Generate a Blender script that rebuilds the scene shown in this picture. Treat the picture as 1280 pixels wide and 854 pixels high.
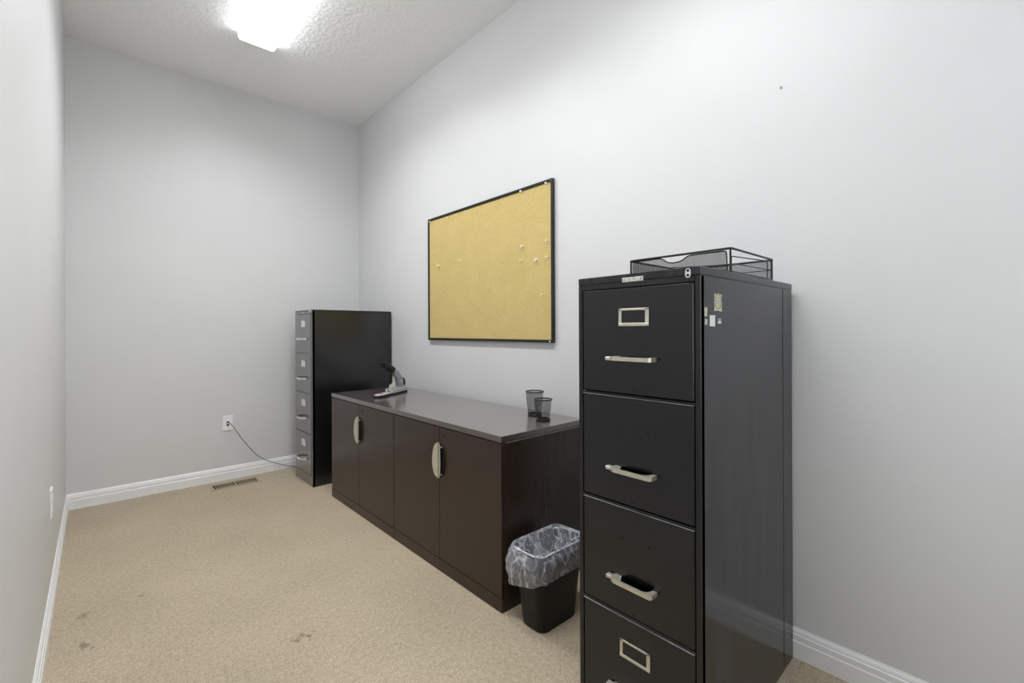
import bpy, bmesh, math, random
from mathutils import Vector, Matrix, noise

for o in list(bpy.data.objects): bpy.data.objects.remove(o, do_unlink=True)
SC = bpy.context.scene
COL = SC.collection

# ------------------------------------------------------------------ camera
YAW, ROLL, F_PX, CY = 0.740, -0.004, 570.324, 413.193
EYE = 1.16022
fw = Vector((math.sin(YAW), math.cos(YAW), 0)); rt = Vector((math.cos(YAW), -math.sin(YAW), 0)); up = Vector((0, 0, 1))
r2 = rt*math.cos(ROLL) + up*math.sin(ROLL); u2 = -rt*math.sin(ROLL) + up*math.cos(ROLL)
cd = bpy.data.cameras.new('camera'); cam = bpy.data.objects.new('camera', cd); COL.objects.link(cam)
m = Matrix((r2, u2, -fw)).transposed().to_4x4(); m.translation = Vector((0, 0, EYE)); cam.matrix_world = m
cd.sensor_fit = 'HORIZONTAL'; cd.sensor_width = 36; cd.lens = F_PX/1280*36
cd.shift_y = -(427-CY)/1280; cd.clip_start = .01
SC.camera = cam

# ------------------------------------------------------------------ world and exposure
w = bpy.data.worlds.new('world'); SC.world = w; w.use_nodes = True
w.node_tree.nodes['Background'].inputs[0].default_value = (.90, .96, 1, 1)
w.node_tree.nodes['Background'].inputs[1].default_value = 2.0
vs = SC.view_settings
vs.view_transform = 'Standard'; vs.look = 'None'; vs.gamma = 1; vs.use_curve_mapping = False
vs.exposure = 0.37
LAMP_STRENGTH = 5.0
LAMP_SIDE = 7.5
LAMP_DOWN = 13.6      # light the ribbed lens throws downward

# ------------------------------------------------------------------ room size
XL, XR, YB, YF, H = -.1436, 1.8354, 4.153, -1.1, 3.090

# ------------------------------------------------------------------ helpers
def srgb(r, g, b):
    f = lambda c: (c/255/12.92) if c/255 <= .04045 else ((c/255+.055)/1.055)**2.4
    return (f(r), f(g), f(b), 1)

def mat(name, col, rough=.5, metal=0, spec=.5, noise_amt=0, noise_scale=8, stretch=(1, 1, 1), bump=0, bump_scale=200, rough_var=0, coat=0):
    M = bpy.data.materials.new(name); M.use_nodes = True
    nt = M.node_tree; N = nt.nodes; L = nt.links; b = N['Principled BSDF']
    b.inputs['Base Color'].default_value = col; b.inputs['Roughness'].default_value = rough
    b.inputs['Metallic'].default_value = metal; b.inputs['Specular IOR Level'].default_value = spec
    b.inputs['Coat Weight'].default_value = coat; b.inputs['Coat Roughness'].default_value = .2
    tc = N.new('ShaderNodeTexCoord'); mp = N.new('ShaderNodeMapping'); mp.inputs['Scale'].default_value = stretch
    L.new(tc.outputs['Object'], mp.inputs[0])
    if noise_amt or rough_var:
        n = N.new('ShaderNodeTexNoise'); n.inputs['Scale'].default_value = noise_scale; n.inputs['Detail'].default_value = 6
        L.new(mp.outputs[0], n.inputs[0])
        if noise_amt:
            r = N.new('ShaderNodeMapRange'); r.inputs[1].default_value = .3; r.inputs[2].default_value = .7
            r.inputs[3].default_value = 1-noise_amt; r.inputs[4].default_value = 1+noise_amt
            L.new(n.outputs[0], r.inputs[0])
            mx = N.new('ShaderNodeVectorMath'); mx.operation = 'SCALE'; mx.inputs[0].default_value = col[:3]
            L.new(r.outputs[0], mx.inputs['Scale']); L.new(mx.outputs[0], b.inputs['Base Color'])
        if rough_var:
            r = N.new('ShaderNodeMapRange'); r.inputs[1].default_value = .3; r.inputs[2].default_value = .7
            r.inputs[3].default_value = rough-rough_var; r.inputs[4].default_value = rough+rough_var
            L.new(n.outputs[0], r.inputs[0]); L.new(r.outputs[0], b.inputs['Roughness'])
    if bump:
        n2 = N.new('ShaderNodeTexNoise'); n2.inputs['Scale'].default_value = bump_scale; n2.inputs['Detail'].default_value = 3
        L.new(tc.outputs['Object'], n2.inputs[0])
        bp = N.new('ShaderNodeBump'); bp.inputs['Strength'].default_value = bump; bp.inputs['Distance'].default_value = .002
        L.new(n2.outputs[0], bp.inputs['Height']); L.new(bp.outputs[0], b.inputs['Normal'])
    return M

def link(name, bm, material, parent=None, smooth=False, loc=None):
    me = bpy.data.meshes.new(name)
    bmesh.ops.recalc_face_normals(bm, faces=bm.faces)
    bm.to_mesh(me); bm.free(); me.materials.append(material)
    if smooth:
        for p in me.polygons: p.use_smooth = True
        try: me.set_sharp_from_angle(angle=math.radians(35))
        except Exception: pass
    o = bpy.data.objects.new(name, me); COL.objects.link(o)
    if parent: o.parent = parent
    if loc is not None: o.location = loc
    return o

def tag(o, label, cat, group=None):
    o['label'] = label; o['category'] = cat
    if group: o['group'] = group
    return o

def thing(name, label, cat, loc=(0, 0, 0), group=None, rz=0):
    o = bpy.data.objects.new(name, None); COL.objects.link(o); o.location = loc; o.rotation_euler = (0, 0, rz)
    o.empty_display_size = .05
    return tag(o, label, cat, group)

def box(bm, x0, x1, y0, y1, z0, z1, bev=0, seg=1):
    vs_ = [bm.verts.new((x, y, z)) for x in (x0, x1) for y in (y0, y1) for z in (z0, z1)]
    fs = [bm.faces.new([vs_[i] for i in q]) for q in ((0, 1, 3, 2), (4, 6, 7, 5), (0, 4, 5, 1), (2, 3, 7, 6), (0, 2, 6, 4), (1, 5, 7, 3))]
    if bev:
        es = list({e for f in fs for e in f.edges})
        bmesh.ops.bevel(bm, geom=es, offset=bev, segments=seg, affect='EDGES', profile=.5)
    return bm

def B(*a, **k): return box(bmesh.new(), *a, **k)

def prism(bm, pts, axis, a, b, bev=0):
    """polygon pts (2-D) extruded along axis from a to b; for axis x pts=(y,z), y pts=(x,z), z pts=(x,y)"""
    def mk(p, t): return {'x': (t, p[0], p[1]), 'y': (p[0], t, p[1]), 'z': (p[0], p[1], t)}[axis]
    A = [bm.verts.new(mk(p, a)) for p in pts]; C = [bm.verts.new(mk(p, b)) for p in pts]
    n = len(pts); fs = [bm.faces.new(A), bm.faces.new(C[::-1])]
    for i in range(n): fs.append(bm.faces.new((A[i], A[(i+1) % n], C[(i+1) % n], C[i])))
    if bev:
        bmesh.ops.recalc_face_normals(bm, faces=fs)
        es = list({e for f in fs for e in f.edges})
        bmesh.ops.bevel(bm, geom=es, offset=bev, segments=1, affect='EDGES')
    return bm

def tube(bm, pts, r, seg=8, closed=False):
    pts = [Vector(p) for p in pts]; n = len(pts); rings = []
    prev = None
    for i, p in enumerate(pts):
        if closed: t = (pts[(i+1) % n]-pts[i-1])
        else: t = (pts[min(i+1, n-1)]-pts[max(i-1, 0)])
        t.normalize()
        if prev is None:
            a = Vector((0, 0, 1)) if abs(t.z) < .9 else Vector((1, 0, 0))
        else: a = prev
        nrm = (a - t*a.dot(t)).normalized(); prev = nrm; bn = t.cross(nrm)
        rings.append([bm.verts.new(p + (nrm*math.cos(2*math.pi*k/seg)+bn*math.sin(2*math.pi*k/seg))*r) for k in range(seg)])
    rng = range(n if closed else n-1)
    for i in rng:
        A, C = rings[i], rings[(i+1) % n]
        for k in range(seg): bm.faces.new((A[k], A[(k+1) % seg], C[(k+1) % seg], C[k]))
    if not closed:
        bm.faces.new(rings[0][::-1]); bm.faces.new(rings[-1])
    return bm

def disc(bm, c, r, t, axis='x', seg=16):
    """cylinder of radius r from c along +axis by t"""
    i = 'xyz'.index(axis); j, k = (i+1) % 3, (i+2) % 3
    def P(a, s):
        v = [0, 0, 0]; v[i] = c[i]+s; v[j] = c[j]+r*math.cos(a); v[k] = c[k]+r*math.sin(a); return v
    A = [bm.verts.new(P(2*math.pi*q/seg, 0)) for q in range(seg)]; C = [bm.verts.new(P(2*math.pi*q/seg, t)) for q in range(seg)]
    bm.faces.new(A[::-1]); bm.faces.new(C)
    for q in range(seg): bm.faces.new((A[q], A[(q+1) % seg], C[(q+1) % seg], C[q]))
    return bm

def smooth_path(pts, n=8, closed=False):
    """Catmull-Rom through pts"""
    P = [Vector(p) for p in pts]; out = []; L = len(P)
    for i in range(L if closed else L-1):
        if closed: a, b, c, d = P[i-1], P[i], P[(i+1) % L], P[(i+2) % L]
        else: a, b, c, d = P[max(i-1, 0)], P[i], P[i+1], P[min(i+2, L-1)]
        for k in range(n):
            t = k/n
            out.append(.5*((2*b)+(c-a)*t+(2*a-5*b+4*c-d)*t*t+(3*b-a-3*c+d)*t**3))
    if not closed: out.append(P[-1])
    return out

def fillet(pts, r, n=4, closed=False):
    """polyline with rounded corners"""
    P = [Vector(p) for p in pts]; out = []; L = len(P)
    for i, p in enumerate(P):
        if not closed and i in (0, L-1): out.append(p); continue
        a, b = P[i-1], P[(i+1) % L]
        d1 = (a-p); d2 = (b-p); rr = min(r, d1.length*.49, d2.length*.49)
        s, e = p+d1.normalized()*rr, p+d2.normalized()*rr
        for k in range(n+1):
            t = k/n; out.append((1-t)**2*s+2*t*(1-t)*p+t*t*e)
    return out

# ------------------------------------------------------------------ surface materials
def wall_paint():
    M = mat('wall_paint', (.71, .71, .714, 1), .42, spec=.35, noise_amt=.015, noise_scale=3, bump=.12, bump_scale=90)
    return M
WALL = wall_paint()
TRIM = mat('white_trim_paint', (.90, .90, .91, 1), .35, noise_amt=.02, noise_scale=12)

def ceiling_mat():
    M = bpy.data.materials.new('textured_ceiling'); M.use_nodes = True
    nt = M.node_tree; N = nt.nodes; L = nt.links; b = N['Principled BSDF']
    b.inputs['Base Color'].default_value = (.94, .94, .94, 1); b.inputs['Roughness'].default_value = .8
    tc = N.new('ShaderNodeTexCoord')
    n = N.new('ShaderNodeTexNoise'); n.inputs['Scale'].default_value = 28; n.inputs['Detail'].default_value = 5; n.inputs['Distortion'].default_value = 1.2
    L.new(tc.outputs['Object'], n.inputs[0])
    v = N.new('ShaderNodeTexVoronoi'); v.inputs['Scale'].default_value = 45; v.feature = 'SMOOTH_F1'
    L.new(tc.outputs['Object'], v.inputs['Vector'])
    a = N.new('ShaderNodeMath'); a.operation = 'MULTIPLY_ADD'; a.inputs[1].default_value = .7
    L.new(v.outputs['Distance'], a.inputs[0]); L.new(n.outputs[0], a.inputs[2])
    bp = N.new('ShaderNodeBump'); bp.inputs['Strength'].default_value = .4; bp.inputs['Distance'].default_value = .010
    L.new(a.outputs[0], bp.inputs['Height']); L.new(bp.outputs[0], b.inputs['Normal'])
    return M
CEIL = ceiling_mat()

STAINS = [(-.038, 2.553, .022, .05), (-.034, 2.313, .03, .06), (.569, 1.822, .06, .03), (.15, 2.587, .02, .015), (.60, 1.80, .03, .03)]
def carpet():
    M = bpy.data.materials.new('beige_loop_carpet'); M.use_nodes = True
    nt = M.node_tree; N = nt.nodes; L = nt.links; b = N['Principled BSDF']
    b.inputs['Roughness'].default_value = .95; b.inputs['Specular IOR Level'].default_value = .1
    b.inputs['Sheen Weight'].default_value = .15
    tc = N.new('ShaderNodeTexCoord')
    def noise_(scale, detail, dist=0):
        n = N.new('ShaderNodeTexNoise'); n.inputs['Scale'].default_value = scale; n.inputs['Detail'].default_value = detail
        n.inputs['Distortion'].default_value = dist; L.new(tc.outputs['Object'], n.inputs[0]); return n
    fine = noise_(210, 3); mid = noise_(60, 3); big = noise_(2.2, 4)
    cr = N.new('ShaderNodeValToRGB'); e = cr.color_ramp.elements
    e[0].position = .30; e[0].color = (.27, .215, .142, 1); e[1].position = .72; e[1].color = (.68, .575, .425, 1)
    mx = N.new('ShaderNodeMath'); mx.operation = 'MULTIPLY_ADD'; mx.inputs[1].default_value = .72; L.new(fine.outputs[0], mx.inputs[0])
    m2 = N.new('ShaderNodeMath'); m2.operation = 'MULTIPLY'; m2.inputs[1].default_value = .28; L.new(mid.outputs[0], m2.inputs[0]); L.new(m2.outputs[0], mx.inputs[2])
    L.new(mx.outputs[0], cr.inputs[0])
    br = N.new('ShaderNodeMapRange'); br.inputs[1].default_value = .3; br.inputs[2].default_value = .7; br.inputs[3].default_value = .93; br.inputs[4].default_value = 1.07
    L.new(big.outputs[0], br.inputs[0])
    sc = N.new('ShaderNodeVectorMath'); sc.operation = 'SCALE'; L.new(cr.outputs[0], sc.inputs[0]); L.new(br.outputs[0], sc.inputs['Scale'])
    cur = sc.outputs[0]
    wob = noise_(30, 4)
    for (sx, sy, rx, ry) in STAINS:       # worn brown spots in the pile
        mp = N.new('ShaderNodeMapping'); mp.vector_type = 'POINT'
        mp.inputs['Location'].default_value = (-sx/rx, -sy/ry, 0); mp.inputs['Scale'].default_value = (1/rx, 1/ry, 0)
        L.new(tc.outputs['Object'], mp.inputs[0])
        ln = N.new('ShaderNodeVectorMath'); ln.operation = 'LENGTH'; L.new(mp.outputs[0], ln.inputs[0])
        ad = N.new('ShaderNodeMath'); ad.operation = 'MULTIPLY_ADD'; ad.inputs[1].default_value = 3.2; L.new(wob.outputs[0], ad.inputs[0]); L.new(ln.outputs['Value'], ad.inputs[2])
        mr = N.new('ShaderNodeMapRange'); mr.inputs[1].default_value = 1.75; mr.inputs[2].default_value = 2.25; mr.inputs[3].default_value = .45; mr.inputs[4].default_value = 0
        L.new(ad.outputs[0], mr.inputs[0])
        mi = N.new('ShaderNodeMix'); mi.data_type = 'RGBA'; L.new(mr.outputs[0], mi.inputs['Factor']); L.new(cur, mi.inputs['A']); mi.inputs['B'].default_value = (.10, .06, .03, 1)
        cur = mi.outputs['Result']
    L.new(cur, b.inputs['Base Color'])
    bp = N.new('ShaderNodeBump'); bp.inputs['Strength'].default_value = .6; bp.inputs['Distance'].default_value = .006
    L.new(mx.outputs[0], bp.inputs['Height']); L.new(bp.outputs[0], b.inputs['Normal'])
    return M
CARPET = carpet()

# ------------------------------------------------------------------ structure
def struct(name, bm, m_): o = link(name, bm, m_); o['kind'] = 'structure'; return o
T = .1
struct('floor', B(XL-T, XR+T, YF-T, YB+T, -T, 0), CARPET)
struct('ceiling', B(XL-T, XR+T, YF-T, YB+T, H, H+T), CEIL)
struct('wall_left', B(XL-T, XL, YF, YB, 0, H), WALL)
struct('wall_right', B(XR, XR+T, YF, YB, 0, H), WALL)
struct('wall_back', B(XL-T, XR+T, YB, YB+T, 0, H), WALL)
WX0, WX1, WZ0, WZ1 = .12, 1.62, .75, 2.35        # unseen window, added behind the camera to light the room more evenly
bm = bmesh.new()
box(bm, XL-T, WX0, YF-T, YF, 0, H); box(bm, WX1, XR+T, YF-T, YF, 0, H); box(bm, WX0, WX1, YF-T, YF, 0, WZ0); box(bm, WX0, WX1, YF-T, YF, WZ1, H)
struct('wall_front', bm, WALL)
PROF = [(0, 0), (.014, 0), (.014, .058), (.0115, .061), (.0115, .080), (.0085, .083), (.0085, .087), (.0065, .094), (.003, .0985), (.002, .1027), (0, .1027)]
struct('baseboard_left', prism(bmesh.new(), [(XL+d, z) for d, z in PROF], 'y', YF, YB), TRIM)
struct('baseboard_right', prism(bmesh.new(), [(XR-d, z) for d, z in PROF], 'y', YF, YB), TRIM)
struct('baseboard_back', prism(bmesh.new(), [(YB-d, z) for d, z in PROF], 'x', XL, XR), TRIM)
struct('baseboard_front', prism(bmesh.new(), [(YF+d, z) for d, z in PROF], 'x', XL, XR), TRIM)

def glass():
    M = bpy.data.materials.new('added_window_glass'); M.use_nodes = True
    nt = M.node_tree; N = nt.nodes; L = nt.links
    tr = N.new('ShaderNodeBsdfTransparent'); gl = N.new('ShaderNodeBsdfGlossy'); gl.inputs['Roughness'].default_value = .02
    mx = N.new('ShaderNodeMixShader'); mx.inputs[0].default_value = .06
    L.new(tr.outputs[0], mx.inputs[1]); L.new(gl.outputs[0], mx.inputs[2]); L.new(mx.outputs[0], N['Material Output'].inputs[0])
    return M
added_win = bpy.data.objects.new('added_window_1', None); COL.objects.link(added_win); added_win['kind'] = 'structure'
bm = bmesh.new(); f_ = .045
box(bm, WX0, WX1, YF-.08, YF-.02, WZ0, WZ0+f_); box(bm, WX0, WX1, YF-.08, YF-.02, WZ1-f_, WZ1)
box(bm, WX0, WX0+f_, YF-.08, YF-.02, WZ0+f_, WZ1-f_); box(bm, WX1-f_, WX1, YF-.08, YF-.02, WZ0+f_, WZ1-f_)
link('added_window_frame', bm, TRIM, added_win)
link('added_window_sill', B(WX0-.04, WX1+.04, YF-.02, YF+.03, WZ0-.02, WZ0, bev=.003), TRIM, added_win)
link('added_window_pane', B(WX0+f_, WX1-f_, YF-.053, YF-.049, WZ0+f_, WZ1-f_), glass(), added_win)

# ------------------------------------------------------------------ object materials
BLACK_STEEL = mat('black_enamel_steel', (.0045, .0045, .0075, 1), .25, spec=.58, noise_amt=.1, noise_scale=6)
BLACK_SIDE = mat('worn_black_enamel', (.013, .013, .017, 1), .15, spec=.52, noise_amt=.95, noise_scale=4, stretch=(5, 5, .6), rough_var=.06)
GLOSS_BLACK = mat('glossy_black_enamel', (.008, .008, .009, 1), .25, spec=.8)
FAR_FRONT = mat('sheen_grey_drawer_enamel', (.11, .11, .115, 1), .24, spec=.9, coat=.6)  # black enamel lifted to grey, its gloss reflection put into the colour
DARK_GAP = mat('dark_gap', (.004, .004, .004, 1), .8)
NICKEL = mat('brushed_nickel', (.72, .70, .60, 1), .32, metal=1, noise_amt=.06, noise_scale=40)
CREAM_METAL = mat('aged_cream_nickel', (.66, .64, .53, 1), .38, metal=.75, noise_amt=.08, noise_scale=60)
CHROME = mat('chrome', (.85, .85, .86, 1), .12, metal=1)
STEEL = mat('steel_grey', (.55, .55, .57, 1), .35, metal=.6)
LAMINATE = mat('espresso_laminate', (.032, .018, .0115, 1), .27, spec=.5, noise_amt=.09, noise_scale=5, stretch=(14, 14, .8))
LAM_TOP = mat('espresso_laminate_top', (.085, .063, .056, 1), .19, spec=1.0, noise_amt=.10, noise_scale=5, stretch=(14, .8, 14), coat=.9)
BLACK_PLASTIC = mat('black_plastic', (.005, .005, .005, 1), .45, spec=.3, noise_amt=.15, noise_scale=30)
BLACK_WIRE = mat('black_wire', (.010, .010, .012, 1), .35)
WHITE_PLASTIC = mat('white_plastic', (.92, .92, .91, 1), .35)
EDGE = mat('bright_edge_line', (.36, .36, .37, 1), .4, metal=.3, noise_amt=.3, noise_scale=30)  # pale grey for thin bright edge lines
PAPER = mat('white_card', (.78, .78, .76, 1), .8, noise_amt=.05, noise_scale=60)
OLD_PAPER = mat('yellowed_sticker_residue', (.55, .53, .40, 1), .7, noise_amt=.22, noise_scale=120)

def mesh_mat(name, cover, scale):
    """woven wire cloth: holes are clear, wires are black"""
    M = bpy.data.materials.new(name); M.use_nodes = True
    nt = M.node_tree; N = nt.nodes; L = nt.links; b = N['Principled BSDF']; out = N['Material Output']
    b.inputs['Base Color'].default_value = (.012, .012, .014, 1); b.inputs['Roughness'].default_value = .4
    tr = N.new('ShaderNodeBsdfTransparent'); mx = N.new('ShaderNodeMixShader')
    tc = N.new('ShaderNodeTexCoord'); v = N.new('ShaderNodeTexVoronoi'); v.inputs['Scale'].default_value = scale; v.inputs['Randomness'].default_value = .15
    v.feature = 'DISTANCE_TO_EDGE'
    L.new(tc.outputs['Object'], v.inputs['Vector'])
    lt = N.new('ShaderNodeMath'); lt.operation = 'LESS_THAN'; lt.inputs[1].default_value = cover; L.new(v.outputs['Distance'], lt.inputs[0])
    L.new(lt.outputs[0], mx.inputs[0]); L.new(tr.outputs[0], mx.inputs[1]); L.new(b.outputs[0], mx.inputs[2]); L.new(mx.outputs[0], out.inputs[0])
    return M
MESH = mesh_mat('black_wire_cloth', .075, 420)
MESH_TRAY = mesh_mat('black_wire_cloth_fine', .18, 420)

# ------------------------------------------------------------------ near four-drawer filing cabinet (local origin: front far corner; front faces -x)
def drawer_handle(parent, y, z, x, m_, latch=True):
    """flat strap pull; x = drawer face, opens to -x"""
    bm = bmesh.new()
    D, Wd = .033, .066
    pts = [(x, y-Wd), (x-D+.006, y-Wd), (x-D, y-Wd+.005), (x-D, y+Wd-.012), (x-D+.008, y+Wd), (x, y+Wd), (x, y+Wd-.020), (x-D+.012, y+Wd-.030), (x-D+.0075, y+Wd-.034),
           (x-D+.0075, y-Wd+.030), (x-D+.014, y-Wd+.018), (x, y-Wd+.012)]
    prism(bm, pts, 'z', z-.0055, z+.0055)
    bmesh.ops.triangulate(bm, faces=[f for f in bm.faces if len(f.verts) > 4])
    h = link('handle', bm, m_, parent)
    if latch:
        bm = bmesh.new(); box(bm, x-.020, x-.004, y+Wd+.002, y+Wd+.022, z-.006, z+.004, .0015)
        box(bm, x-.014, x, y+Wd-.002, y+Wd+.006, z-.004, z+.003)
        link('thumb_latch', bm, m_, parent)
    return h

def label_frame(parent, y0, y1, z0, z1, x, m_, name='label_holder'):
    bm = bmesh.new(); t = .0035
    box(bm, x-t, x, y0, y1, z1-.006, z1, .001); box(bm, x-t-.001, x, y0, y1, z0, z0+.0085, .001)
    box(bm, x-t, x, y0, y0+.0115, z0, z1, .001); box(bm, x-t, x, y1-.0095, y1, z0, z1, .001)
    return link(name, bm, m_, parent)

NX, NY0, NY1, NXB, NH = 1.117, .524, .914, 1.8155, 1.320
nc = thing('filing_cabinet', 'scuffed black four-drawer steel filing cabinet with cream pulls and sticker residue, carrying the wire tray', 'filing cabinet', (NX, NY0, 0))
def nb(x0, x1, y0, y1, z0, z1, **k): return B(x0-NX, x1-NX, y0-NY0, y1-NY0, z0, z1, **k)
FR = .015
# carcass: side walls, back, base, top cap, front frame
bm = nb(NX+.004, NXB, NY0, NY0+.012, 0, NH-.022)
link('side_panel', bm, BLACK_SIDE, nc)
link('side_panel', nb(NX+.004, NXB, NY1-.012, NY1, 0, NH-.022), BLACK_SIDE, nc)
link('back_panel', nb(NXB-.006, NXB, NY0+.012, NY1-.012, 0, NH-.022), BLACK_SIDE, nc)
bm = bmesh.new(); box(bm, 0, NXB-NX+.0005, -.0012, NY1-NY0+.0012, NH-.0215, NH, .002)
link('top_panel', bm, BLACK_SIDE, nc)
link('side_seam', nb(1.7235, 1.7255, NY0-.0008, NY0+.002, .02, NH-.024), BLACK_STEEL, nc)
bm = bmesh.new()
zs = [1.281, .969, .652, .338]
W_ = NY1-NY0
box(bm, 0, .02, 0, FR, 0, NH-.022, .0012); box(bm, 0, .02, W_-FR, W_, 0, NH-.022, .0012)
box(bm, 0, .02, FR, W_-FR, zs[0]+.002, NH-.022)
for z in zs[1:]: box(bm, .0005, .02, FR, W_-FR, z-.0015, z+.006, .001)
box(bm, 0, .02, FR, W_-FR, 0, .022)
link('front_frame', bm, BLACK_STEEL, nc)
link('drawer_cavity', nb(NX+.016, NX+.018, NY0+.013, NY1-.013, .02, NH-.03), DARK_GAP, nc)
HZ = [1.079, .762, .447, .131]
for i in range(4):
    zt = zs[i]-.002 if i else zs[0]; zb = (zs[i+1]+.0085) if i < 3 else .025
    d = link('drawer', B(-.001, .014, FR+.003, W_-FR-.003, zb, zt, bev=.0028), BLACK_STEEL, nc)
    if i: link('edge_highlight', B(-.0022, .004, FR+.004, W_-FR-.004, zt-.0006, zt+.0006), EDGE, d)  # pale strip drawn as the highlight along the drawer's top edge
    drawer_handle(d, .712-NY0, HZ[i], -.001, CREAM_METAL)
    if i in (0, 3):
        z0 = HZ[i]+.0925
        label_frame(d, .667-NY0, .764-NY0, z0, z0+.050, -.001, CREAM_METAL)
    else:
        for yy in (.7575, .672):
            link('screw_hole', disc(bmesh.new(), (-.0016, yy-NY0, HZ[i]+.115), .0028, .002, 'x', 10), DARK_GAP, d)
    zc = [.9924, .6737, .3555, .05][i]
    link('screw', disc(bmesh.new(), (-.0025, .72-NY0, zc), .005, .003, 'x', 14), BLACK_WIRE, d)
    link('screw_slot', disc(bmesh.new(), (-.0029, .72-NY0, zc), .0018, .002, 'x', 8), DARK_GAP, d)
pl = link('nameplate', B(-.0018, .001, .685-NY0, .7525-NY0, 1.2965, 1.3095, bev=.0006), mat('aged_nameplate', (.66, .65, .58, 1), .4, metal=.3, noise_amt=.25, noise_scale=90), nc)
for yy in (.692, .7455): link('rivet', disc(bmesh.new(), (-.0024, yy-NY0, 1.303), .0018, .001, 'x', 8), DARK_GAP, pl)
bm = bmesh.new(); pts = []
for k in range(20):
    a = 2*math.pi*k/20; pts.append((.552-NY0+.0075*math.cos(a), 1.3040+.0035*(1 if math.sin(a) > 0 else -1)+.0085*math.sin(a)))
lk = link('lock', prism(bm, pts, 'x', -.010, .002), CHROME, nc)
for dz in (.0062, -.0058): link('lock_hole', disc(bmesh.new(), (-.0106, .552-NY0, 1.304+dz), .0036, .001, 'x', 12), DARK_GAP, lk)
# sticker residue on the exposed side
def sticker(x0, x1, z0, z1, seed, m_, ragged=.06):
    random.seed(seed); bm = bmesh.new(); n = 6; pts = []
    w_, h_ = x1-x0, z1-z0
    for a in range(n): pts.append((x0+w_*a/n, z0+h_*random.uniform(0, ragged)))
    for a in range(n): pts.append((x1-w_*random.uniform(0, ragged), z0+h_*a/n))
    for a in range(n): pts.append((x1-w_*a/n, z1-h_*random.uniform(0, ragged)))
    for a in range(n): pts.append((x0+w_*random.uniform(0, ragged), z1-h_*a/n))
    prism(bm, [(px-NX, pz) for px, pz in pts], 'y', -.0006, .0005)
    return link('sticker', bm, m_, nc)
s = sticker(1.193, 1.241, 1.2085, 1.256, 3, OLD_PAPER); s['label'] = 'yellowed sticker with a worn oval mark'
bm = bmesh.new(); ring = []
for k in range(24):
    a = 2*math.pi*k/24; ring.append((1.2165-NX+.0185*math.cos(a), -.0008, 1.235+.0205*math.sin(a)))
tube(bm, ring, .0013, 5, True)
for dz in (.010, .002, -.004): tube(bm, [(1.206-NX, -.0006, 1.233+dz), (1.2165-NX, -.0008, 1.235+dz), (1.226-NX, -.0006, 1.2325+dz)], .0009, 5)
link('worn_print', bm, mat('faded_sticker_ink', (.30, .29, .23, 1), .8), s)
sticker(1.1368, 1.1535, 1.194, 1.218, 4, OLD_PAPER, .1); sticker(1.138, 1.157, 1.169, 1.1885, 5, OLD_PAPER, .25)
sticker(1.1668, 1.199, 1.1685, 1.198, 6, PAPER, .03); sticker(1.2148, 1.236, 1.1758, 1.1835, 7, PAPER, .15)
sticker(1.2148, 1.236, 1.1835, 1.1905, 8, mat('faded_lavender_paper', (.30, .30, .36, 1), .8), .1)

# ------------------------------------------------------------------ far filing cabinet
FX, FY0, FY1, FXB, FH = 1.187, 3.499, 3.883, 1.826, 1.322
fc = thing('filing_cabinet', 'glossy black four-drawer filing cabinet with white label cards and chrome pulls in the back corner', 'filing cabinet', (FX, FY0, 0))
fw_ = FY1-FY0; fd = FXB-FX
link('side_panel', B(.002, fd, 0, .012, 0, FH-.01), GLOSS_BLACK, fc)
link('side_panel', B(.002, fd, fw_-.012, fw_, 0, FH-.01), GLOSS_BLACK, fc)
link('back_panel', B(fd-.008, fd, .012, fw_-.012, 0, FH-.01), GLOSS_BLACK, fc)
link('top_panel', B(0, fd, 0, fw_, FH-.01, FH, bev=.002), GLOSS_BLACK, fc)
bm = bmesh.new()
box(bm, 0, .02, 0, .020, 0, FH-.01, .001); box(bm, 0, .02, fw_-.030, fw_, 0, FH-.01, .001)
box(bm, 0, .02, .020, fw_-.030, 1.294, FH-.01)
for z in (.990, .688, .384): box(bm, .004, .02, .020, fw_-.030, z-.006, z+.006)
box(bm, 0, .02, .02, fw_-.03, 0, .078)
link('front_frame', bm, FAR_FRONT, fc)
link('drawer_cavity', B(.017, .019, .013, fw_-.013, .05, 1.31), DARK_GAP, fc)
tops = [1.290, .986, .684, .380]; bots = [.994, .692, .388, .082]
fz = [1.102, .800, .500, .190]
for i in range(4):
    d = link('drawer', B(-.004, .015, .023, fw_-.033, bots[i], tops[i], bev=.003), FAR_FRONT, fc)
    y0 = 3.628-FY0; y1 = 3.722-FY0; zl = tops[i]-.098
    lh = label_frame(d, y0, y1, zl, zl+.052, -.004, CHROME)
    link('label_card', B(-.006, -.004, y0+.006, y1-.006, zl+.006, zl+.047), PAPER, d)
    bm = bmesh.new(); yc = 3.69-FY0; path = []
    for k in range(15):
        t = -1+2*k/14; path.append((-.004-.036*(1-t**4), yc+.075*t, fz[i]))
    # flattened bow: a band of tubes joined into one strap
    prof = [(-.003, -.008), (.003, -.008), (.003, .008), (-.003, .008)]
    rings = []
    for k, p in enumerate(path):
        a = Vector(path[max(k-1, 0)]); c = Vector(path[min(k+1, 14)]); t = (c-a).normalized(); nrm = Vector((0, 0, 1)).cross(t)
        rings.append([bm.verts.new(Vector(p)+nrm*u+Vector((0, 0, 1))*v) for u, v in prof])
    for k in range(14):
        for q in range(4): bm.faces.new((rings[k][q], rings[k][(q+1) % 4], rings[k+1][(q+1) % 4], rings[k+1][q]))
    bm.faces.new(rings[0]); bm.faces.new(rings[-1][::-1])
    link('handle', bm, CHROME, d, smooth=True)
link('lock', disc(bmesh.new(), (-.008, .030, 1.308), .010, .01, 'x', 14), CHROME, fc)
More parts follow.
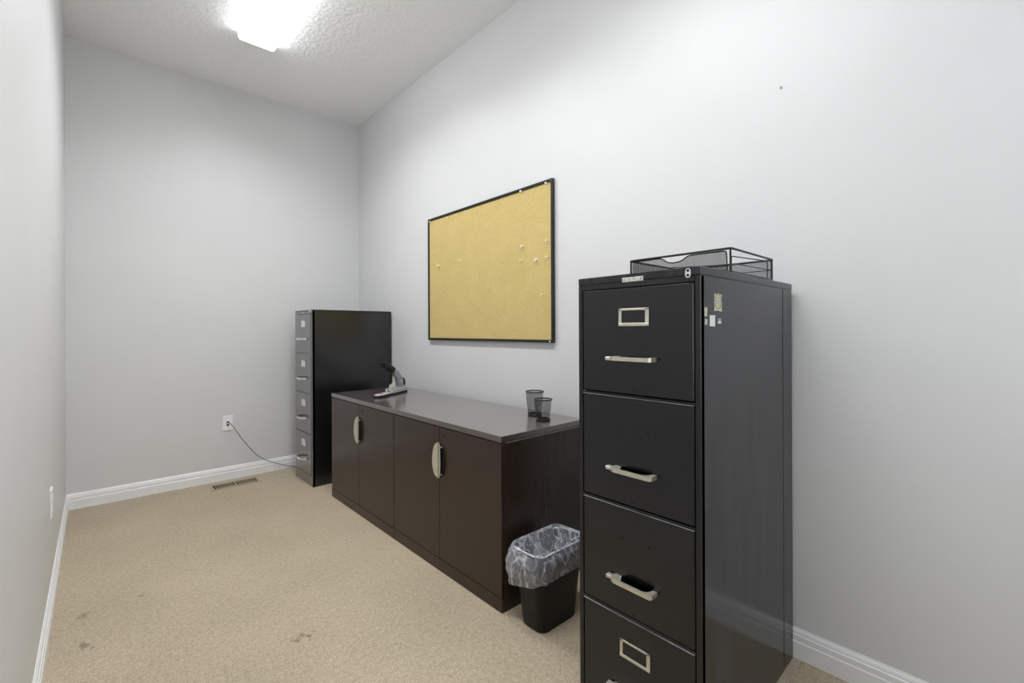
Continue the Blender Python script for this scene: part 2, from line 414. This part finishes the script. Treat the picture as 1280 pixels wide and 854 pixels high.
link('maker_badge', B(-.0025, .001, .175, .205, 1.300, 1.307), STEEL, fc)

# ------------------------------------------------------------------ storage cabinets and their shared top
CX, CB, CZ = 1.225, 1.766, .698
def half_moon(sgn):
    """half-moon pull plate; sgn=+1 lies on the +y side of the door gap. local origin at gap centre on door face"""
    bm = bmesh.new(); n = 18; Hh = .087; A = []; C = []
    rows = 4
    grid = []
    for k in range(n+1):
        t = -1+2*k/n; z = Hh*t; wmax = .032*math.sqrt(max(0, 1-t*t))**.9
        row = []
        for j in range(rows+1):
            u = j/rows; yy = .003+wmax*u; out = .006+.0135*(yy/.035)**1.2
            row.append((-out, sgn*yy, z))
        grid.append(row)
    for side, off in ((0, 0), (1, .002)):
        V = [[bm.verts.new((p[0]+off, p[1], p[2])) for p in row] for row in grid]
        if side == 0: VA = V
        else: VB = V
        for k in range(n):
            for j in range(rows): bm.faces.new((V[k][j], V[k][j+1], V[k+1][j+1], V[k+1][j]))
    for k in range(n):
        for j in (0, rows): bm.faces.new((VA[k][j], VA[k+1][j], VB[k+1][j], VB[k][j]))
    bmesh.ops.remove_doubles(bm, verts=bm.verts, dist=1e-5)
    for zz in (-.066, .066):
        a, b = sorted((sgn*.012, sgn*.026)); box(bm, -.012, 0, a, b, zz-.0025, zz+.0025)
    return bm
def back_moon(sgn):
    bm = bmesh.new(); pts = [(sgn*.002, .086), (sgn*.002, -.086)]
    for k in range(17):
        t = -1+2*k/16; pts.append((sgn*(.002+.048*math.sqrt(max(0, 1-t*t))), .086*t))
    return prism(bm, pts, 'x', -.0012, .0002)
def storage_cabinet(y0, y1, label, near):
    t = thing('storage_cabinet', label, 'cabinet', (CX, y0, 0), 'twin storage cabinets under the shared top')
    W = y1-y0; D = CB-CX
    link('side_panel', B(.0195, D, 0, .018, 0, CZ-.001, bev=.0012), LAMINATE, t)
    link('side_panel', B(.0195, D, W-.018, W, 0, CZ-.001, bev=.0012), LAMINATE, t)
    link('back_panel', B(D-.008, D, .018, W-.018, .005, CZ-.002), LAMINATE, t)
    link('bottom_panel', B(.0195, D-.008, .018, W-.018, .065, .083), LAMINATE, t)
    link('top_rail', B(.0195, D-.008, .018, W-.018, CZ-.02, CZ-.001), LAMINATE, t)
    link('toe_kick', B(0, .018, .001, W-.001, 0, .058, bev=.001), LAMINATE, t)
    if near: link('edge_strip', B(.024, D, -.0012, .004, CZ-.0030, CZ-.0012), EDGE, t)  # thin pale strip along the near side, just under the worktop
    mid = W/2
    pull_z = .536
    for s_ in (-1, 1):
        a, b = (.002, mid-.0015) if s_ < 0 else (mid+.0015, W-.002)
        d = link('door', B(0, .018, a, b, .061, CZ-.004, bev=.0012), LAMINATE, t)
        h = link('handle', half_moon(s_), CREAM_METAL, d, smooth=True, loc=(0, mid, pull_z))
        link('dark_half_moon', back_moon(s_), DARK_GAP, d, loc=(0, mid, pull_z))  # flat black half-moon on the door behind the pull
        if s_ < 0:
            k_ = link('lock', disc(bmesh.new(), (-.002, mid-.042, .661), .0085, .003, 'x', 14), BLACK_WIRE, d)
    return t
storage_cabinet(1.408, 2.3215, 'dark espresso two-door storage cabinet beside the wastebasket', True)
storage_cabinet(2.3225, 3.227, 'dark espresso two-door storage cabinet next to the glossy corner filing cabinet', False)
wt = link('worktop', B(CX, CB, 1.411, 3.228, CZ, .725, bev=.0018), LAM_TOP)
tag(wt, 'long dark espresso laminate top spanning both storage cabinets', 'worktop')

# ------------------------------------------------------------------ cork board
BX = XR
BY0, BY1, BZ0, BZ1 = 1.660, 2.907, 1.093, 1.981
cb = thing('cork_board', 'large tan cork board in a thin black frame hanging on the wall', 'cork board', (BX, BY0, BZ0))
def cork():
    M = bpy.data.materials.new('tan_cork'); M.use_nodes = True
    nt = M.node_tree; N = nt.nodes; L = nt.links; b = N['Principled BSDF']; b.inputs['Roughness'].default_value = .85; b.inputs['Specular IOR Level'].default_value = .2
    tc = N.new('ShaderNodeTexCoord'); n = N.new('ShaderNodeTexNoise'); n.inputs['Scale'].default_value = 170; n.inputs['Detail'].default_value = 3; L.new(tc.outputs['Object'], n.inputs[0])
    n2 = N.new('ShaderNodeTexNoise'); n2.inputs['Scale'].default_value = 9; n2.inputs['Detail'].default_value = 5; L.new(tc.outputs['Object'], n2.inputs[0])
    a = N.new('ShaderNodeMath'); a.operation = 'MULTIPLY_ADD'; a.inputs[1].default_value = .25; L.new(n2.outputs[0], a.inputs[0]); L.new(n.outputs[0], a.inputs[2])
    cr = N.new('ShaderNodeValToRGB'); e = cr.color_ramp.elements; e[0].position = .38; e[0].color = (.54, .41, .155, 1); e[1].position = .85; e[1].color = (.69, .54, .235, 1)
    L.new(a.outputs[0], cr.inputs[0]); L.new(cr.outputs[0], b.inputs['Base Color'])
    return M
BW, BH = BY1-BY0, BZ1-BZ0
link('cork_panel', B(-.014, -.004, .010, BW-.010, .010, BH-.010), cork(), cb)
FRM = mat('black_aluminium_frame', (.012, .012, .012, 1), .35, spec=.5)
R_ = .016
for nm, args in (('frame_rail', (-.022, -.002, 0, BW, 0, R_)), ('frame_rail', (-.022, -.002, 0, BW, BH-R_, BH)), ('frame_stile', (-.022, -.002, 0, R_, R_, BH-R_)), ('frame_stile', (-.022, -.002, BW-R_, BW, R_, BH-R_))):
    link(nm, B(*args, bev=.003), FRM, cb)
link('corner_cap', B(-.0235, -.018, .001, .020, BH-.020, BH-.001, bev=.002), mat('dark_grey_plastic', (.04, .04, .045, 1), .5), cb)
link('bumper', B(-.026, -.021, .018, .026, .002, .010, bev=.001), WHITE_PLASTIC, cb)
# push pins
PINM = mat('ivory_pin_plastic', (.88, .84, .70, 1), .4)
PIN_POS = [(1.9028, 1.6449, 1), (1.910, 1.565, .8), (1.787, 1.553, 1.2), (1.7041, 1.6478, .8), (1.7046, 1.5608, .8), (1.7388, 1.3539, .7), (2.7665, 1.6245, 1.1), (2.5044, 1.6342, .8), (2.6438, 1.9483, .7), (2.4305, 1.9458, .7), (1.9043, 1.9615, .9), (1.7053, 1.961, .9), (2.875, 1.960, .7)]
def pin_mesh():
    bm = bmesh.new(); prof = [(0, .0022), (.001, .0045), (.003, .0042), (.004, .0028), (.008, .0025), (.0095, .0045), (.011, .0050), (.012, .0042)]
    rings = []
    for d, r in prof: rings.append([bm.verts.new((-d, r*math.cos(2*math.pi*k/10), r*math.sin(2*math.pi*k/10))) for k in range(10)])
    for i in range(len(rings)-1):
        for k in range(10): bm.faces.new((rings[i][k], rings[i][(k+1) % 10], rings[i+1][(k+1) % 10], rings[i+1][k]))
    bm.faces.new(rings[0]); bm.faces.new(rings[-1]); return bm
p0 = None
for (py, pz, s_) in PIN_POS:
    if p0 is None: o = p0 = link('push_pin', pin_mesh(), PINM, smooth=True)
    else: o = p0.copy(); COL.objects.link(o)
    o.location = (BX-.0138, py, pz); o.scale = (1.3, 1.5*s_, 1.5*s_)
    if pz > 1.9: tag(o, 'small ivory push pin tucked along the top rail of the cork board', 'push pin', 'push pins along the top rail')
    elif py < 1.72: tag(o, 'small ivory push pin close beside the upright frame bar of the cork board', 'push pin', 'push pins beside the frame bar')
    elif py > 2.2: tag(o, 'small ivory push pin on the empty half of the cork toward the back wall', 'push pin', 'push pins on the far half of the cork')
    elif pz < 1.4: tag(o, 'lowest ivory push pin in the cork board', 'push pin', 'push pins in the cork board')
    elif py < 1.8: tag(o, 'largest ivory push pin in the cork board', 'push pin', 'push pins in the cork board')
    else: tag(o, 'ivory push pin, one of two stacked one above the other', 'push pin', 'stacked pair of push pins')

# ------------------------------------------------------------------ wire tray on the near cabinet
TX0, TX1, TY0, TY1, TZ0, TZ1 = 1.322, 1.657, .532, .862, NH, 1.3935
tr = thing('letter_tray', 'black wire mesh letter tray lying on top of the scuffed filing cabinet', 'tray', (TX0, TY0, TZ0))
tw, tl, th = TX1-TX0, TY1-TY0, TZ1-TZ0
r1 = .0034
def ring_pts(z, i=0, rad=.012): return fillet([(i, i, z), (tw-i, i, z), (tw-i, tl-i, z), (i, tl-i, z)], rad, 4, True)
link('top_rail', tube(bmesh.new(), ring_pts(th-r1), r1, 8, True), BLACK_WIRE, tr)
link('bottom_rail', tube(bmesh.new(), ring_pts(r1, 0), r1, 8, True), BLACK_WIRE, tr)
for (x, y) in ((.003, .003), (tw-.003, .003), (tw-.003, tl-.003), (.003, tl-.003)):
    link('post', tube(bmesh.new(), [(x, y, r1), (x, y, th-r1)], .0031, 8), BLACK_WIRE, tr)
# scalloped wire on the front long side, over a mesh panel that follows it
sc_pts = [(.006, .013, r1), (.006, .015, .0655), (.006, .129, .0655), (.006, .152, .050), (.006, .180, .048), (.006, .198, .052), (.006, .212, .064), (.006, .231, .068), (.006, .271, .066), (.006, tl-.008, .0665)]
link('front_wire', tube(bmesh.new(), fillet(sc_pts, .012, 4), .0019, 8), BLACK_WIRE, tr)
bm = bmesh.new(); top = sc_pts[1:]
for a, b in zip(top[:-1], top[1:]):
    v = [bm.verts.new((.007, a[1], .003)), bm.verts.new((.007, b[1], .003)), bm.verts.new((.007, b[1], b[2])), bm.verts.new((.007, a[1], a[2]))]; bm.faces.new(v)
link('front_mesh', bm, MESH_TRAY, tr)
link('side_wire', tube(bmesh.new(), fillet([(.016, .006, r1), (.016, .006, th-.024), (tw-.035, .006, th-.010), (tw-.035, .006, r1)], .010, 4), .0018, 8), BLACK_WIRE, tr)
link('cross_wire', tube(bmesh.new(), fillet([(tw-.006, .004, .036), (.10, .02, .036), (.02, .20, .036)], .02, 4), .0014, 6), BLACK_WIRE, tr)
link('cross_wire', tube(bmesh.new(), fillet([(tw-.006, tl-.004, .036), (tw-.006, .006, .036)], .02, 4), .0014, 6), BLACK_WIRE, tr)
bm = bmesh.new()
for q in (((.004, tl-.004, .003), (tw-.004, tl-.004, .003), (tw-.004, tl-.004, th-.006), (.004, tl-.004, th-.006)), ((tw-.004, .004, .003), (tw-.004, tl-.004, .003), (tw-.004, tl-.004, th-.006), (tw-.004, .004, th-.006))):
    bm.faces.new([bm.verts.new(p) for p in q])
link('back_mesh', bm, MESH_TRAY, tr)
bm = bmesh.new(); bm.faces.new([bm.verts.new(p) for p in ((.004, .004, .007), (tw-.004, .004, .007), (tw-.004, tl-.004, .007), (.004, tl-.004, .007))])
link('base_mesh', bm, MESH_TRAY, tr)
for yy in (.11, .22): link('base_wire', tube(bmesh.new(), [(.004, yy, .009), (tw-.004, yy, .009)], .0018, 6), BLACK_WIRE, tr)
for yy in (.075, .18, .265): link('hook_wire', tube(bmesh.new(), fillet([(.02, yy, .008), (.02, yy, .026), (.02, yy+.035, .020), (.02, yy+.05, .008)], .006, 3), .0016, 6), BLACK_WIRE, tr)

# ------------------------------------------------------------------ mesh pencil cups
def cup(x, y, h, rb, rtp, label):
    t = thing('pencil_cup', label, 'pencil cup', (x, y, .725), 'mesh cups on the worktop'); n = 40
    bm = bmesh.new(); A = [bm.verts.new((rb*math.cos(2*math.pi*k/n), rb*math.sin(2*math.pi*k/n), .008)) for k in range(n)]
    C = [bm.verts.new((rtp*math.cos(2*math.pi*k/n), rtp*math.sin(2*math.pi*k/n), h-.004)) for k in range(n)]
    for k in range(n): bm.faces.new((A[k], A[(k+1) % n], C[(k+1) % n], C[k]))
    link('mesh_wall', bm, MESH, t, smooth=True)
    link('rim', tube(bmesh.new(), [(rtp*math.cos(2*math.pi*k/n), rtp*math.sin(2*math.pi*k/n), h-.003) for k in range(n)], .003, 8, True), BLACK_WIRE, t, smooth=True)
    bm = bmesh.new(); disc(bm, (0, 0, .001), rb-.002, .003, 'z', n)
    tube(bm, [(rb*math.cos(2*math.pi*k/n), rb*math.sin(2*math.pi*k/n), .0055) for k in range(n)], .005, 8, True)
    link('base', bm, BLACK_WIRE, t, smooth=True)
    link('seam', tube(bmesh.new(), [(-rb*.6, rb*.8, .006), (-rtp*.6, rtp*.8, h-.003)], .0018, 6), BLACK_WIRE, t)
    return t
cup(1.6656, 1.6525, .124, .033, .045, 'taller black mesh pencil cup closer to the wall')
cup(1.597, 1.528, .105, .031, .042, 'shorter black mesh pencil cup standing in front of the taller one')

# ------------------------------------------------------------------ heavy-duty stapler (local +x = rear)
st = thing('stapler', 'grey heavy-duty stapler with raised black lever on the espresso worktop', 'stapler', (1.378, 2.80, .725), rz=math.radians(30))
GREY_P = mat('grey_hammertone', (.36, .36, .39, 1), .45, metal=.3, noise_amt=.2, noise_scale=120)
SILVER = mat('silver_paint', (.62, .62, .62, 1), .35, metal=.5)
bm = bmesh.new(); pts = []
for k in range(11):
    a = math.pi/2+math.pi*k/10; pts.append((-.012+.036*math.cos(a), .032*math.sin(a)))
pts += [(.30, -.030), (.30, .030)]
prism(bm, pts, 'z', 0, .012, .002); link('base', bm, BLACK_PLASTIC, st)
bm = bmesh.new(); pts = []
for k in range(11):
    a = math.pi/2+math.pi*k/10; pts.append((-.012+.031*math.cos(a), .027*math.sin(a)))
pts += [(.11, -.027), (.11, .027)]
prism(bm, pts, 'z', .012, .020, .002); link('anvil_plate', bm, SILVER, st)
link('anvil', B(.000, .022, -.012, .012, .020, .0225, bev=.001), CHROME, st)
link('side_rail', B(.11, .298, -.0295, -.016, .012, .040, bev=.002), SILVER, st)
link('side_rail', B(.11, .298, .016, .0295, .012, .040, bev=.002), SILVER, st)
link('magazine', B(.12, .296, -.014, .014, .020, .050, bev=.002), STEEL, st)
# white inner driver plate
bm = prism(bmesh.new(), [(.130, .048), (.175, .052), (.172, .075), (.158, .118), (.146, .124), (.140, .100), (.150, .085), (.136, .078), (.128, .062)], 'y', -.010, .010)
bmesh.ops.triangulate(bm, faces=[f for f in bm.faces if len(f.verts) > 4]); link('driver_plate', bm, mat('ivory_enamel', (.75, .74, .64, 1), .4), st)
# hammertone body arm
bm = prism(bmesh.new(), [(.215, .045), (.262, .052), (.258, .095), (.205, .150), (.165, .172), (.148, .160), (.160, .125), (.190, .100), (.205, .070)], 'y', -.021, .021, .002)
bmesh.ops.triangulate(bm, faces=[f for f in bm.faces if len(f.verts) > 4]); link('arm', bm, GREY_P, st)
bm = prism(bmesh.new(), [(.150, .150), (.170, .178), (.110, .205), (.050, .228), (.028, .229), (.020, .219), (.030, .207), (.100, .172), (.125, .152)], 'y', -.019, .019, .004)
bmesh.ops.triangulate(bm, faces=[f for f in bm.faces if len(f.verts) > 4]); link('lever', bm, BLACK_PLASTIC, st)
bm = prism(bmesh.new(), [(.128, .150), (.142, .150), (.138, .085), (.124, .070), (.120, .095)], 'y', -.008, .008, .001)
link('link_bar', bm, BLACK_PLASTIC, st)
bm = prism(bmesh.new(), [(.262, .048), (.296, .048), (.298, .075), (.288, .096), (.270, .104), (.262, .098)], 'y', -.015, .015, .003); link('rear_guide', bm, BLACK_PLASTIC, st)
link('pivot_pin', disc(bmesh.new(), (.235, -.0225, .085), .006, .045, 'y', 12), CHROME, st)

# ------------------------------------------------------------------ wastebasket and liner
WXc, WYc = 1.352, 1.264
def rrect(a, b, r, z, n=6, cx=0, cy=0):
    out = []
    for (sx, sy, a0) in ((1, 1, 0), (-1, 1, 90), (-1, -1, 180), (1, -1, 270)):
        for k in range(n+1):
            t = math.radians(a0+90*k/n); out.append((cx+sx*(a-r)+r*math.cos(t), cy+sy*(b-r)+r*math.sin(t), z))
    return out
wb = thing('wastebasket', 'black plastic rectangular wastebasket between storage cabinet and filing cabinet', 'wastebasket', (WXc, WYc, 0))
WH = .305
def shell(levels, bm=None):
    bm = bm or bmesh.new(); R = [[bm.verts.new(p) for p in L_] for L_ in levels]; n = len(R[0])
    for i in range(len(R)-1):
        for k in range(n): bm.faces.new((R[i][k], R[i][(k+1) % n], R[i+1][(k+1) % n], R[i+1][k]))
    bm.faces.new(R[0][::-1]); bm.faces.new(R[-1]); return bm
lv = [rrect(.102, .060, .034, 0), rrect(.106, .063, .036, .006), rrect(.138, .081, .042, WH-.016), rrect(.143, .085, .044, WH-.014), rrect(.143, .085, .044, WH),
      rrect(.139, .081, .041, WH), rrect(.133, .077, .039, WH-.03), rrect(.102, .060, .034, .008)]
link('bucket', shell(lv), BLACK_PLASTIC, wb, smooth=True)

def plastic():
    M = bpy.data.materials.new('clear_plastic_film'); M.use_nodes = True
    nt = M.node_tree; N = nt.nodes; L = nt.links; b = N['Principled BSDF']; out = N['Material Output']
    b.inputs['Base Color'].default_value = (.86, .88, .95, 1); b.inputs['Roughness'].default_value = .16; b.inputs['Specular IOR Level'].default_value = 1.0
    tr = N.new('ShaderNodeBsdfTransparent'); tr.inputs[0].default_value = (.95, .96, .98, 1); mx = N.new('ShaderNodeMixShader')
    tc = N.new('ShaderNodeTexCoord'); n = N.new('ShaderNodeTexNoise'); n.inputs['Scale'].default_value = 14; n.inputs['Detail'].default_value = 3
    L.new(tc.outputs['Object'], n.inputs[0])
    wv = N.new('ShaderNodeVectorMath'); wv.operation = 'MULTIPLY_ADD'; wv.inputs[1].default_value = (.07, .07, .07)
    L.new(n.outputs['Color'], wv.inputs[0]); L.new(tc.outputs['Object'], wv.inputs[2])
    def creases(scale, width, off):      # crinkle lines along a noise's zero set, whitened as highlights on the folds
        q = N.new('ShaderNodeMapping'); q.inputs['Location'].default_value = (off, off*.7, 0); q.inputs['Scale'].default_value = (1, 1, .45); L.new(wv.outputs[0], q.inputs[0])
        v = N.new('ShaderNodeTexNoise'); v.inputs['Scale'].default_value = scale; v.inputs['Detail'].default_value = 1.5; L.new(q.outputs[0], v.inputs[0])
        d = N.new('ShaderNodeMath'); d.operation = 'SUBTRACT'; d.inputs[1].default_value = .5; L.new(v.outputs[0], d.inputs[0])
        e = N.new('ShaderNodeMath'); e.operation = 'ABSOLUTE'; L.new(d.outputs[0], e.inputs[0])
        r = N.new('ShaderNodeMapRange'); r.inputs[1].default_value = 0; r.inputs[2].default_value = width; r.inputs[3].default_value = 1; r.inputs[4].default_value = 0
        r.interpolation_type = 'SMOOTHSTEP'; L.new(e.outputs[0], r.inputs[0]); return r.outputs[0]
    c1, c2 = creases(16, .055, 0), creases(38, .05, 3.3)
    a1 = N.new('ShaderNodeMath'); a1.operation = 'MULTIPLY_ADD'; a1.inputs[1].default_value = .30; a1.inputs[2].default_value = .14; L.new(c1, a1.inputs[0])
    a2 = N.new('ShaderNodeMath'); a2.operation = 'MULTIPLY_ADD'; a2.inputs[1].default_value = .16; L.new(c2, a2.inputs[0]); L.new(a1.outputs[0], a2.inputs[2])
    lw = N.new('ShaderNodeLayerWeight'); lw.inputs[0].default_value = .3
    ad = N.new('ShaderNodeMath'); ad.operation = 'MULTIPLY_ADD'; ad.use_clamp = True; ad.inputs[1].default_value = .35; L.new(lw.outputs['Facing'], ad.inputs[0]); L.new(a2.outputs[0], ad.inputs[2])
    bp = N.new('ShaderNodeBump'); bp.inputs['Strength'].default_value = .7; bp.inputs['Distance'].default_value = .006; L.new(a2.outputs[0], bp.inputs['Height']); L.new(bp.outputs[0], b.inputs['Normal'])
    L.new(ad.outputs[0], mx.inputs[0]); L.new(tr.outputs[0], mx.inputs[1]); L.new(b.outputs[0], mx.inputs[2]); L.new(mx.outputs[0], out.inputs[0])
    return M
FILM = plastic()
ln_ = thing('bin_liner', 'clear crinkled plastic bag lining the black wastebasket', 'bin liner', (WXc, WYc, 0))
def rnd(v): return noise.noise_vector(v)
def ridged(v): return 1-2*abs(noise.noise(v))
def film(levels, name, cap=False):
    bm = bmesh.new(); R = [[bm.verts.new(p) for p in L_] for L_ in levels]; n = len(R[0])
    for i in range(len(R)-1):
        for k in range(n): bm.faces.new((R[i][k], R[i][(k+1) % n], R[i+1][(k+1) % n], R[i+1][k]))
    if cap: bm.faces.new(R[-1])
    return link(name, bm, FILM, ln_, smooth=True)
NN = 26
def outward(p, a, b):
    v = Vector((p[0]/a, p[1]/b, 0)); return v.normalized()
rows = 16; outer = []
for i in range(rows+1):             # cuff folded out over the rim: puffs out, then gathers at the hem
    t = i/rows; puff = .006+.010*math.sin(min(1, t*1.15)*math.pi)+.004*t; row = []
    for p in rrect(.143, .085, .045, 0, NN):
        o_ = outward(p, .143, .085)
        drop = .092+.040*max(0, -p[0]/.14)*max(0, .3+p[1]/.085)+.018*max(0, -p[0]/.14)+.006*math.sin(31*p[0]+43*p[1])
        z = WH+.006-t*drop
        q = Vector((p[0]*14, p[1]*14, z*9))
        f_ = .009*ridged(q*1.2)+.006*ridged(q*2.6+Vector((3, 1, 0)))+.002*rnd(q*6).x
        f_ *= min(1, .35+2*t)
        row.append((p[0]+o_.x*(puff+f_), p[1]+o_.y*(puff+f_), z+.004*rnd(q*2.3).z*(1 if t < .9 else .4)))
    outer.append(row)
film(outer, 'cuff')
link('rim_fold', tube(bmesh.new(), [(p[0]+.003*noise.noise(Vector(p)*40), p[1]+.003*noise.noise(Vector(p)*43), WH+.0075+.003*noise.noise(Vector(p)*37)) for p in rrect(.145, .087, .045, 0, 14)], .0042, 6, True), FILM, ln_, smooth=True)
inner = []
for i in range(rows+1):             # bag inside: slumps into loose folds below the rim
    t = i/rows; k_ = 1-.55*t**1.4; row = []
    for p in rrect(.142*k_, .084*k_, .044*k_, 0, NN):
        q = Vector((p[0]*17, p[1]*17, t*2.5+7))
        z = WH+.006-.085*t**1.1 + (.020*ridged(q*1.3)+.010*ridged(q*3.1))*min(1, 3*t)*(1-.3*t)
        d = rnd(q*2)*.012*min(1, 4*t)
        row.append((p[0]+d.x, p[1]+d.y, z))
    inner.append(row)
film(inner, 'lining', True)

# ------------------------------------------------------------------ ceiling lights
WHITE_METAL = mat('white_enamel_fixture', (.85, .85, .85, 1), .4)
CAP = mat('white_acrylic_cap', (.88, .88, .88, 1), .4)
def emit(name, strength):
    M = bpy.data.materials.new(name); M.use_nodes = True
    b = M.node_tree.nodes['Principled BSDF']; b.inputs['Base Color'].default_value = (.9, .9, .9, 1); b.inputs['Roughness'].default_value = .3
    b.inputs['Emission Color'].default_value = (.965, .985, 1.0, 1); b.inputs['Emission Strength'].default_value = strength
    return M
LENS, LENS_SIDE = emit('lit_acrylic_lens', LAMP_STRENGTH), emit('lit_acrylic_lens_side', LAMP_SIDE)
def ceiling_light(y0, y1, label):
    x0, x1 = .679, .897
    cl = thing('ceiling_light', label, 'ceiling light', ((x0+x1)/2, (y0+y1)/2, H), 'wraparound ceiling fixtures')
    a, l = (x1-x0)/2, (y1-y0)/2
    link('housing', B(-a+.03, a-.03, -l+.01, l-.01, -.016, 0), WHITE_METAL, cl)
    prof = [(-a, -.014), (-a+.004, -.044), (-a+.014, -.054), (a-.014, -.054), (a-.004, -.044), (a, -.014)]
    d = link('diffuser', prism(bmesh.new(), prof, 'y', -l+.006, l-.006), LENS, cl)
    d.data.materials.append(LENS_SIDE)          # the ribbed sides of the lens give off less light than its face
    for p in d.data.polygons:
        if p.normal.z > -.9: p.material_index = 1
    ld = bpy.data.lights.new('lens_light', 'AREA'); ld.shape = 'RECTANGLE'; ld.size = 2*a-.03; ld.size_y = 2*l-.02
    ld.energy = LAMP_DOWN; ld.color = (.965, .985, 1.0); ld.spread = math.radians(146)
    lo = bpy.data.objects.new('lens_light', ld); COL.objects.link(lo); lo.parent = cl; lo.location = (0, 0, -.0545)
    for s_ in (-1, 1):
        p, q = sorted((s_*l, s_*(l-.006)))
        link('end_cap', prism(bmesh.new(), [(u, v-.0005) for u, v in prof], 'y', p, q), CAP, cl)
ceiling_light(2.12, 3.34, 'long white fluorescent wraparound fixture on the textured ceiling before the back wall')
ceiling_light(.32, 1.54, 'added out-of-view fluorescent wraparound fixture on the ceiling above the scuffed filing cabinet')  # second fixture, added above the view to light the near walls

# ------------------------------------------------------------------ wall plates, cable, vent, nail
JX, JZ = .765, .4415
wp = thing('data_wall_plate', 'white wall plate with two data jacks and a blue cable plugged in', 'wall plate', (JX, YB, JZ))
link('plate', B(-.035, .035, -.006, 0, -.058, .058, bev=.002), WHITE_PLASTIC, wp)
link('jack', B(-.008, .008, -.0065, -.001, .000, .014), DARK_GAP, wp)
link('jack', B(-.008, .008, -.0065, -.001, -.021, -.007), DARK_GAP, wp)
for zz in (.048, -.048): link('screw', disc(bmesh.new(), (0, -.0068, zz), .003, .002, 'y', 8), STEEL, wp)
cpts = [(.766, 4.149, .449), (.770, 4.118, .448), (.790, 4.095, .420), (.842, 4.10, .330), (.90, 4.105, .243), (.955, 4.115, .170), (1.01, 4.12, .120), (1.075, 4.12, .082), (1.16, 4.125, .040), (1.25, 4.125, .008), (1.33, 4.09, .005), (1.45, 4.0, .005)]
cable = link('network_cable', tube(bmesh.new(), smooth_path(cpts, 6), .0026, 8), mat('blue_cable_jacket', (.055, .06, .24, 1), .45), smooth=True)
tag(cable, 'thin blue network cable running from the data plate to the floor', 'cable')
op = thing('outlet_plate', 'white outlet plate low on the long wall opposite the storage cabinets', 'wall plate', (XL, 2.735, .441))
link('plate', B(0, .007, -.036, .036, -.060, .060, bev=.0025), WHITE_PLASTIC, op)
for zz in (.020, -.020): link('socket', B(.006, .0085, -.017, .017, zz-.014, zz+.014, bev=.001), WHITE_PLASTIC, op)
link('screw', disc(bmesh.new(), (.0065, 0, 0), .003, .0015, 'x', 8), STEEL, op)

VX0, VX1, VY0, VY1 = .622, .948, 3.918, 4.066
fv = thing('floor_vent', 'beige slotted metal floor register set in the carpet by the baseboard', 'vent', (VX0, VY0, 0))
VM = mat('beige_enamel_vent', (.40, .32, .21, 1), .45)
vw, vl = VX1-VX0, VY1-VY0
bm = bmesh.new(); e_ = .021; zt = .005
box(bm, 0, vw, 0, e_, 0, zt, .0015); box(bm, 0, vw, vl-e_, vl, 0, zt, .0015); box(bm, 0, e_, 0, vl, 0, zt-.0005, .002); box(bm, vw-e_, vw, 0, vl, 0, zt-.0005, .002)
box(bm, vw/2-.007, vw/2+.007, e_, vl-e_, 0, zt-.001)
link('frame', bm, VM, fv)
link('duct_shadow', B(e_, vw-e_, e_, vl-e_, .0002, .0008), DARK_GAP, fv)
slat = None
for g0, g1 in ((e_, vw/2-.007), (vw/2+.007, vw-e_)):
    nS = 9
    for k in range(1, nS+1):
        x = g0+(g1-g0)*k/(nS+1)
        if slat is None: s_ = slat = link('slat', B(-.0026, .0026, e_, vl-e_, .001, zt-.0004), VM, fv)
        else: s_ = slat.copy(); COL.objects.link(s_); s_.parent = fv
        s_.location = (x, 0, 0)
nail = link('wall_nail', disc(bmesh.new(), (XR-.006, .561, 2.037), .0035, .006, 'x', 10), mat('nail_steel', (.5, .45, .36, 1), .4, metal=.5))
tag(nail, 'small lone nail head high on the bare wall', 'nail')
